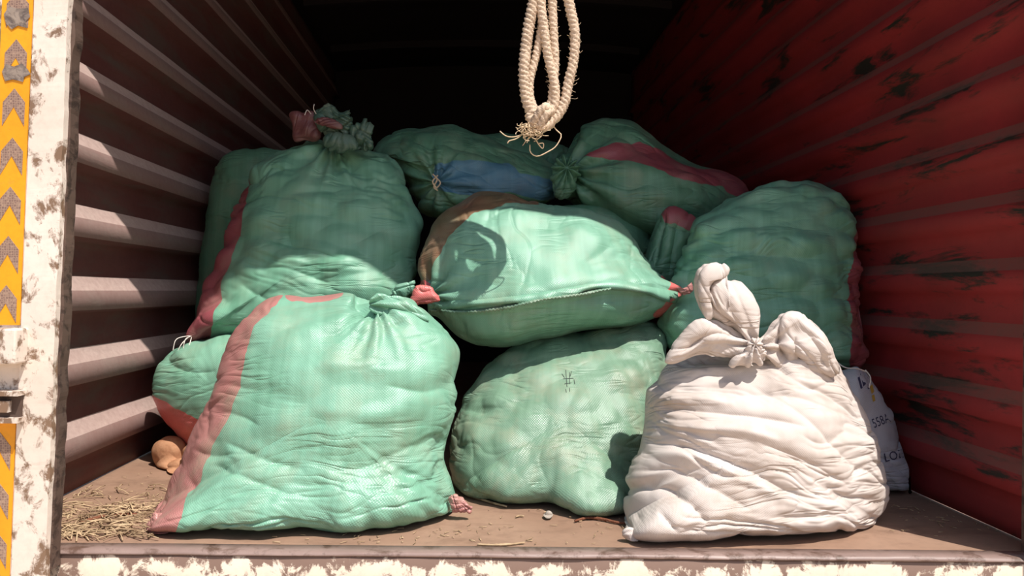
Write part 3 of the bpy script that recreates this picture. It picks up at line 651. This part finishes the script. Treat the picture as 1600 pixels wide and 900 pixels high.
# --- sack low on the left behind the front one
g = inflate([(241, 595), (254, 562), (280, 541), (320, 530), (370, 522), (430, 530), (470, 580), (470, 660), (440, 715), (380, 733), (330, 730), (298, 700), (270, 672), (250, 642), (241, 614)], (350, 625), 2.50, .17, .17, seed=71, lump=(.014, .09), broad=.014, a=2.4, ripple=.010, wr=((20, 3, 16, .003, .008, 3),), folds=[([(250, 560), (290, 580), (340, 580)], 10, -.008)])
S7 = sack('green_sack', 'green sack with coral red lower part, half hidden low on the left', GR, GREEN, g,
    [(CORAL, [[(230, 608), (252, 622), (280, 640), (305, 655), (340, 668), (350, 760), (230, 760)]], 'stripe', 'coral red lower band')])
# --- upper row at the back
g = inflate([(584, 238), (598, 214), (640, 199), (680, 196), (722, 201), (760, 216), (800, 232), (850, 248), (882, 272), (876, 304), (842, 322), (800, 332), (740, 336), (700, 342), (662, 334), (642, 300), (626, 272), (604, 248)], (725, 275), 3.0, .22, .25, lean=.3, seed=73, lump=(.020, .09, 1.4), broad=.018, a=2.2, floor=.8, ripple=.008, wr=((-20, 3, 14, .004, .010, 3),),
    folds=[([(600, 240), (640, 262), (672, 278)], 8, -.020), ([(600, 246), (640, 270), (676, 288)], 6, .012), ([(690, 225), (740, 240), (800, 262)], 12, -.010)], gather=[(680, 285, 9, .010, 60, 0)])
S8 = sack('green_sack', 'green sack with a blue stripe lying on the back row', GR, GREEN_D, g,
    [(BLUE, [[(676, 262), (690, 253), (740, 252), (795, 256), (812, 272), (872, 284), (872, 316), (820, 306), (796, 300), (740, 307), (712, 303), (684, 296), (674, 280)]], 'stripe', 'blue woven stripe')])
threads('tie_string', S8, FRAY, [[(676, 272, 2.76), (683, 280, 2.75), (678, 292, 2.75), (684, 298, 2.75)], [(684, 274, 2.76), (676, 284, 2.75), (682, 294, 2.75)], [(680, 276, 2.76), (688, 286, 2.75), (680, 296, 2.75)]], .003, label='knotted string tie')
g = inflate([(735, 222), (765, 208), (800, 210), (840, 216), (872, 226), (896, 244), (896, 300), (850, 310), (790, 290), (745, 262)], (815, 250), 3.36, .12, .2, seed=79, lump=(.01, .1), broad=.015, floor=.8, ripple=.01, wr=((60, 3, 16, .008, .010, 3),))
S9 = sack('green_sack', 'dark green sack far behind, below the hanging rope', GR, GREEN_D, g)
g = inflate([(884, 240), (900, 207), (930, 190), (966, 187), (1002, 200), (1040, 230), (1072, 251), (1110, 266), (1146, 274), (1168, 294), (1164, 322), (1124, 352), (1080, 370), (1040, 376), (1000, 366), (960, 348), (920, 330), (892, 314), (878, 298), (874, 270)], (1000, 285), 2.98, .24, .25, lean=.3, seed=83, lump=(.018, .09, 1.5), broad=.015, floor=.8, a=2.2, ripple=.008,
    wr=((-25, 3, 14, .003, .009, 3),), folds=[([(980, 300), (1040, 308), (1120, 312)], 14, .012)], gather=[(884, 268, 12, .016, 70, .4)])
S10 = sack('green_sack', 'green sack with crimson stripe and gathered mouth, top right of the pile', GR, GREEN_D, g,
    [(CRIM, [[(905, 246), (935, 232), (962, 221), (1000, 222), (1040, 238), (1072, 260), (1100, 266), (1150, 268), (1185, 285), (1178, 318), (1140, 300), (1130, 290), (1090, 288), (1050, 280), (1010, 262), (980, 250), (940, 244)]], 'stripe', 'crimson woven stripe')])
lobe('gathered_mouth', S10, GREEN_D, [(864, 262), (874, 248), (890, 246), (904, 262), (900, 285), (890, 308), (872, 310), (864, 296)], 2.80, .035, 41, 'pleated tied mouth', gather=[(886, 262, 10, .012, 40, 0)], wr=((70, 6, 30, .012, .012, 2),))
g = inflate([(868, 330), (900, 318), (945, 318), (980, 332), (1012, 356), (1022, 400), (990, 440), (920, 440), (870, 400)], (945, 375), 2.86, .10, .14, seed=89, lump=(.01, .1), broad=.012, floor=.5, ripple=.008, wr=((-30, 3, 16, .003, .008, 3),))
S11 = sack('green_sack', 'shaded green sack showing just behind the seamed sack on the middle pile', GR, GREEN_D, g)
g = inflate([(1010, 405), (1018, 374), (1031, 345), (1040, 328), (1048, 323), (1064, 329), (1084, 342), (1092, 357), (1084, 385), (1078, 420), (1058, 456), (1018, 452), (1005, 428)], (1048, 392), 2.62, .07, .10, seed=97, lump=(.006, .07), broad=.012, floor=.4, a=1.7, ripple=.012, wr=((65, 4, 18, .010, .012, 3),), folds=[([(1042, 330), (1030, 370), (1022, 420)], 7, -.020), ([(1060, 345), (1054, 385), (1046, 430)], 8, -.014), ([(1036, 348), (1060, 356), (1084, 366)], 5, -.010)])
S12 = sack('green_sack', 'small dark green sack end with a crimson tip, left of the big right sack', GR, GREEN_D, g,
    [(CRIM, [[(1030, 315), (1100, 315), (1100, 366), (1076, 360), (1056, 350), (1036, 346)]], 'stripe', 'crimson woven tip')])
# --- big sack, right, leaning on the wall
g = inflate([(1086, 350), (1110, 330), (1150, 308), (1190, 290), (1230, 281), (1266, 282), (1302, 293), (1330, 320), (1343, 352), (1345, 400), (1343, 440), (1347, 490), (1353, 540), (1350, 570), (1320, 577), (1250, 574), (1150, 572), (1060, 548), (1030, 510), (1036, 465), (1052, 420), (1068, 388)],
    (1205, 430), 2.46, 0.15, 0.10, lean=0.25, seed=101, lump=(0.042, 0.07, 2.0), broad=0.012, a=2.7, floor=0.33, ripple=0.012,
    wr=((4, 2.2, 22, .004, .009, 3), (-15, 3, 18, .002, .006, 3)), folds=[([(1090, 372), (1200, 350), (1310, 362)], 10, -.008), ([(1080, 410), (1200, 396), (1330, 410)], 10, -.008), ([(1200, 450), (1260, 460), (1330, 450)], 10, -.007)])
S13 = sack('green_sack', 'big green lumpy sack leaning at the red right wall, crimson edge', GR, GREEN_B, g,
    [(CRIM, [[(1344, 330), (1338, 400), (1331, 440), (1328, 480), (1336, 515), (1326, 548), (1330, 590), (1400, 590), (1400, 330)]], 'stripe', 'crimson woven stripe')])
# --- grey white printed sack below it
g = inflate([(1318, 580), (1342, 572), (1360, 590), (1380, 622), (1396, 650), (1405, 680), (1413, 702), (1426, 730), (1433, 746), (1430, 764), (1402, 769), (1350, 767), (1280, 765), (1240, 740), (1230, 660), (1260, 600)], (1345, 680), 2.24, .10, .10, seed=107, lump=(.010, .075), broad=.010, ripple=.012, a=2.4, wr=((10, 3, 20, .003, .008, 3),))
S14 = sack('printed_sack', 'greyish white printed sack in the shade under the big right sack', None, GREYW, g)
lobe('corner_ear', S14, GREYW, [(1424, 750), (1432, 742), (1436, 756), (1438, 772), (1430, 768)], 2.17, .008, 43, 'twisted corner tip')
threads('frayed_edge', S14, THREAD, [[(1300, 560, 2.2), (1320, 574, 2.18), (1340, 576, 2.18), (1356, 582, 2.19)], [(1352, 578, 2.19), (1360, 590, 2.18), (1358, 606, 2.18)]], .002)
tr = bvh(S14)
def print_text(root, tree, body, px, py, hpx, rot, mat, sx=1.0, lab=None):
    cu = bpy.data.curves.new('print', 'FONT'); cu.body = body; cu.size = 1.0; cu.resolution_u = 3
    tmp = bpy.data.objects.new('print', cu); COL.objects.link(tmp)
    dg = bpy.context.evaluated_depsgraph_get(); me = bpy.data.meshes.new_from_object(tmp.evaluated_get(dg))
    bpy.data.objects.remove(tmp); bpy.data.curves.remove(cu)
    c, s = math.cos(math.radians(rot)), math.sin(math.radians(rot)); ok = True
    for v in me.vertices:
        x, y = v.co.x * hpx * 1.4 * sx, v.co.y * hpx * 1.4
        q = on_surf(tree, px + x * c - y * s * -1 * -1, py - (x * s + y * c), .0015)
        v.co = q if q else at(px + x * c - y * s, py - (x * s + y * c), 2.15)
    me.materials.append(mat); o = put(bpy.data.objects.new('print', me), root); o['label'] = lab or 'printed characters'
    return o
print_text(S14, tr, '558A', 1366, 669, 15, 22, INKB, 0.62, 'stencilled number 558A')
print_text(S14, tr, 'LOE', 1383, 722, 14, 14, INKB, 0.85, 'hand lettered LOE')
def print_patch(root, tree, polys, mat, lab):
    Vs, Fs = [], []
    for p in polys:
        b = len(Vs); Vs += [list(on_surf(tree, x, y, .0015) or at(x, y, 2.15)) for x, y in p]; Fs.append(tuple(range(b, b + len(p))))
    mesh_obj('print', Vs, Fs, mat, root)['label'] = lab
print_patch(S14, tr, [[(1344, 584), (1349, 582), (1353, 600), (1349, 604)], [(1352, 586), (1356, 590), (1360, 606), (1356, 608)], [(1340, 590), (1343, 588), (1348, 606), (1345, 608)]], INKB, 'dark blue printed bars')
print_patch(S14, tr, [[(1359, 604), (1363, 600), (1366, 612), (1362, 616)], [(1362, 618), (1366, 616), (1368, 626), (1364, 628)]], INKY, 'yellow printed emblem')

# ------------------------------------------------------------------ rope hanging in the doorway
RD = 2.04
rope = empty('hanging_rope', at(848, 190, RD), 'pale looped rope with a frayed knot hanging in the doorway', 'rope')
def strand(pts, r=7.2, top=True):
    P = [(x, y, RD + dd * (.35 if top else 1)) for x, y, dd in pts]
    if top: x, y, d = P[0]; P = [(862 + (x - 852) * .10, -620, RD), (860 + (x - 852) * .12, -320, d), (856 + (x - 852) * .16, -125, d), (854 + (x - 852) * .6, -60, d)] + P
    q = spline(P, 800 if top else 160, closed=False); W = unp(q[:, 0], q[:, 1], q[:, 2])
    V, Fc = tube(W, r * RD / F, 14, twist=150, lobes=3, lobe_amp=.38, jit=.07)
    mesh_obj('strand', V, Fc, ROPE, rope)
strand([(834, 0, 0), (824, 55, -.005), (819, 110, -.01), (824, 160, -.01), (840, 186, -.01)], 6.8)
strand([(846, 0, .02), (846, 40, .025), (838, 85, .02), (829, 120, .015), (828, 150, .01), (838, 180, 0)], 5.0)
strand([(845, 0, -.01), (850, 45, -.012), (856, 85, -.012), (866, 130, -.01), (867, 160, -.01), (858, 182, -.012)], 5.6)
strand([(863, 0, .012), (865, 50, .012), (867, 100, .012), (863, 150, .01), (857, 178, .006)], 5.2)
strand([(888, 0, 0), (898, 50, 0), (896, 95, 0), (888, 130, 0), (882, 160, -.003), (868, 184, -.01), (846, 196, -.018)], 6.0)
strand([(834, 200, -.012), (838, 186, -.026), (846, 172, -.032), (854, 168, -.026), (860, 176, -.008)], 5.6, False)
strand([(842, 203, -.016), (847, 190, -.030), (854, 177, -.030), (862, 172, -.012)], 5.2, False)
strand([(826, 180, -.004), (834, 192, -.018), (848, 199, -.022), (862, 192, -.010)], 5.6, False)
strand([(838, 176, .004), (844, 188, .006), (852, 190, .006), (860, 180, .004)], 8.0, False)
hairs = []
for (px_, py_) in [(x + random.gauss(0, 2), y) for x, y in [(834 - 14 * min(1, t / 110) + (8 if t > 150 else 0), t) for t in range(0, 180, 7)] + [(889 + 9 * math.sin(min(t, 150) / 50), t) for t in range(0, 160, 7)] + [(848 + t * .11, t) for t in range(0, 170, 7)] + [(865, t) for t in range(0, 170, 7)]]:
    for sgn in (-1, 1):
        a_ = random.uniform(-.8, .8); l_ = random.uniform(6, 10)
        hairs.append([(px_, py_, RD), (px_ + sgn * l_ * .6 * math.cos(a_), py_ + l_ * .5 * math.sin(a_), RD - .004), (px_ + sgn * l_ * math.cos(a_), py_ + l_ * math.sin(a_) - 2, RD - .004)])
threads('rope_fuzz', rope, FRAY, hairs, .0004)
fr = []
for k in range(80):
    x, y = random.gauss(832, 9), random.uniform(192, 206); d0 = RD - .02 + random.uniform(-.012, .012); p = [(x, y, d0)]; an = random.uniform(.3, .85) * math.pi
    turn = random.uniform(-.7, .7)
    for q in range(random.randint(4, 8)):
        an += turn + random.uniform(-.7, .7); st = random.uniform(2.5, 5.5)
        x += math.cos(an) * st; y += math.sin(an) * st * .8 + .6; p.append((max(806, min(866, x)), min(y, 234), d0 + random.uniform(-.01, .01)))
    fr.append(p)
threads('frayed_fibres', rope, FRAY, fr, .0010)
threads('frayed_fibres', rope, FRAY, [[(864, 196, RD), (870, 204, RD), (877, 212, RD), (869, 228, RD), (858, 236, RD), (840, 244, RD), (829, 238, RD), (828, 226, RD)], [(812, 212, RD), (800, 214, RD), (790, 212, RD), (781, 205, RD)], [(836, 216, RD), (842, 226, RD), (848, 232, RD), (849, 224, RD), (842, 224, RD)], [(822, 205, RD), (808, 216, RD), (796, 220, RD), (793, 224, RD)]], .0017)

# ------------------------------------------------------------------ potatoes and litter on the floor
def potato(outline, D, seed, label, name='potato', mat=POTATO, h=.05, cat='potato'):
    c = tuple(np.mean(np.asarray(outline, float), 0))
    g = inflate(outline, c, D, h, h, nth=72, nf=26, nb=14, a=2.0, seed=seed, lump=(.004, .03), broad=.006)
    o = mesh_obj(name, g['V'], g['F'], mat, None, N=g['N'], UV=g['UV']); return tag(o, label, cat)
potato([(238, 704), (246, 690), (264, 682), (284, 685), (292, 702), (290, 720), (276, 732), (256, 732), (242, 724)], 2.46, 3, 'large tan potato on the floor by the left wall')
potato([(260, 728), (268, 720), (282, 716), (292, 722), (290, 734), (274, 740), (262, 738)], 2.40, 5, 'small tan potato in front of the larger one', h=.035)
potato([(286, 704), (294, 696), (302, 700), (304, 714), (296, 722), (288, 718)], 2.36, 8, 'brown potato tucked against the pink stripe', h=.03)
potato([(849, 806), (853, 798), (860, 797), (865, 803), (862, 809), (853, 810)], 1.93, 9, 'small grey stone on the floor before the sage sack', 'stone', STONE, .012, 'stone')
parts = []
for k in range(340):
    u, v = random.random(), random.random()
    px = 84 + u * 190; py = 760 + 82 * v ** .8
    if py < 790 and random.random() < .6: py = random.uniform(790, 838)
    if px > 240 and py > 795: px = random.uniform(90, 232)
    d = floor_depth(px, py); 
    if d < 1.72: continue
    c = at(px, py, d); an = random.gauss(0, .7) if random.random() < .45 else random.uniform(-1.6, 1.6); ln = random.uniform(.008, .035) * (1.4 if random.random() < .15 else 1); hz = random.uniform(.001, .016) * (1 - abs(u - .5))
    t = np.linspace(-1, 1, 4)[:, None]; dirv = np.array([math.cos(an), math.sin(an), random.gauss(0, .12)])
    W = np.array(c)[None] + t * ln * dirv + np.c_[np.zeros(4), np.zeros(4), .004 * (1 - t[:, 0] ** 2)]; W[:, 2] = np.maximum(W[:, 2] + hz * .6, .0016); W[:, 0] = np.maximum(W[:, 0], XL + .045)
    parts.append(tube(W, random.uniform(.0007, .0021), 4))
V, Fc = join_parts(parts); tag(mesh_obj('straw_litter', V, Fc, STRAW), 'scattered dry straw on the floor by the left post', 'straw', kind='stuff')
parts = []
for k in range(170):
    px, py = random.choice([(random.uniform(720, 980), random.uniform(792, 850)), (random.uniform(420, 720), random.uniform(826, 850)), (random.uniform(180, 260), random.uniform(735, 790)), (random.uniform(1390, 1560), random.uniform(780, 840))])
    d = floor_depth(px, py)
    if d < 1.71: continue
    c = np.array(at(px, py, d)); an = random.uniform(0, 3.14); ln = random.uniform(.002, .011); dv = np.array([math.cos(an), math.sin(an), 0])
    W = c[None] + np.linspace(-1, 1, 3)[:, None] * ln * dv; W[:, 2] = .0014
    parts.append(tube(W, random.uniform(.0006, .0013), 4))
V, Fc = join_parts(parts); tag(mesh_obj('chaff_crumbs', V, Fc, STRAW), 'fine chaff and straw crumbs scattered over the floor', 'chaff', kind='stuff')
def litter(name, pts, r, mat, label, cat):
    q = spline(pts, 26, closed=False); W = np.array([list(at(x, y, floor_depth(x, y))) for x, y in q]); W[:, 2] = r * .95
    rr = r * (0.65 + .5 * np.sin(np.linspace(.25, 2.9, 26))); V, Fc = tube(W, rr, 7, jit=.12)
    return tag(mesh_obj(name, V, Fc, mat), label, cat)
litter('twig', [(898, 816), (918, 811), (940, 813), (962, 818), (978, 820)], .0035, TWIG, 'red brown twig on the floor left of the white sack', 'twig')
litter('stick', [(730, 776), (752, 782), (772, 788), (792, 793)], .003, STRAW, 'thin pale stick under the sage green sack', 'stick')
litter('straw_stalk', [(746, 852), (772, 853), (796, 852), (820, 849)], .0024, STRAW, 'long straw stalk lying near the sill in the middle', 'straw')
litter('straw_stalk', [(806, 809), (812, 807), (819, 808)], .0022, STRAW, 'short straw stalk left of the grey stone', 'straw')
litter('dark_stalk', [(122, 820), (150, 812), (180, 806), (214, 806)], .004, TWIG, 'dark flattened stalk lying in the straw litter', 'stalk')
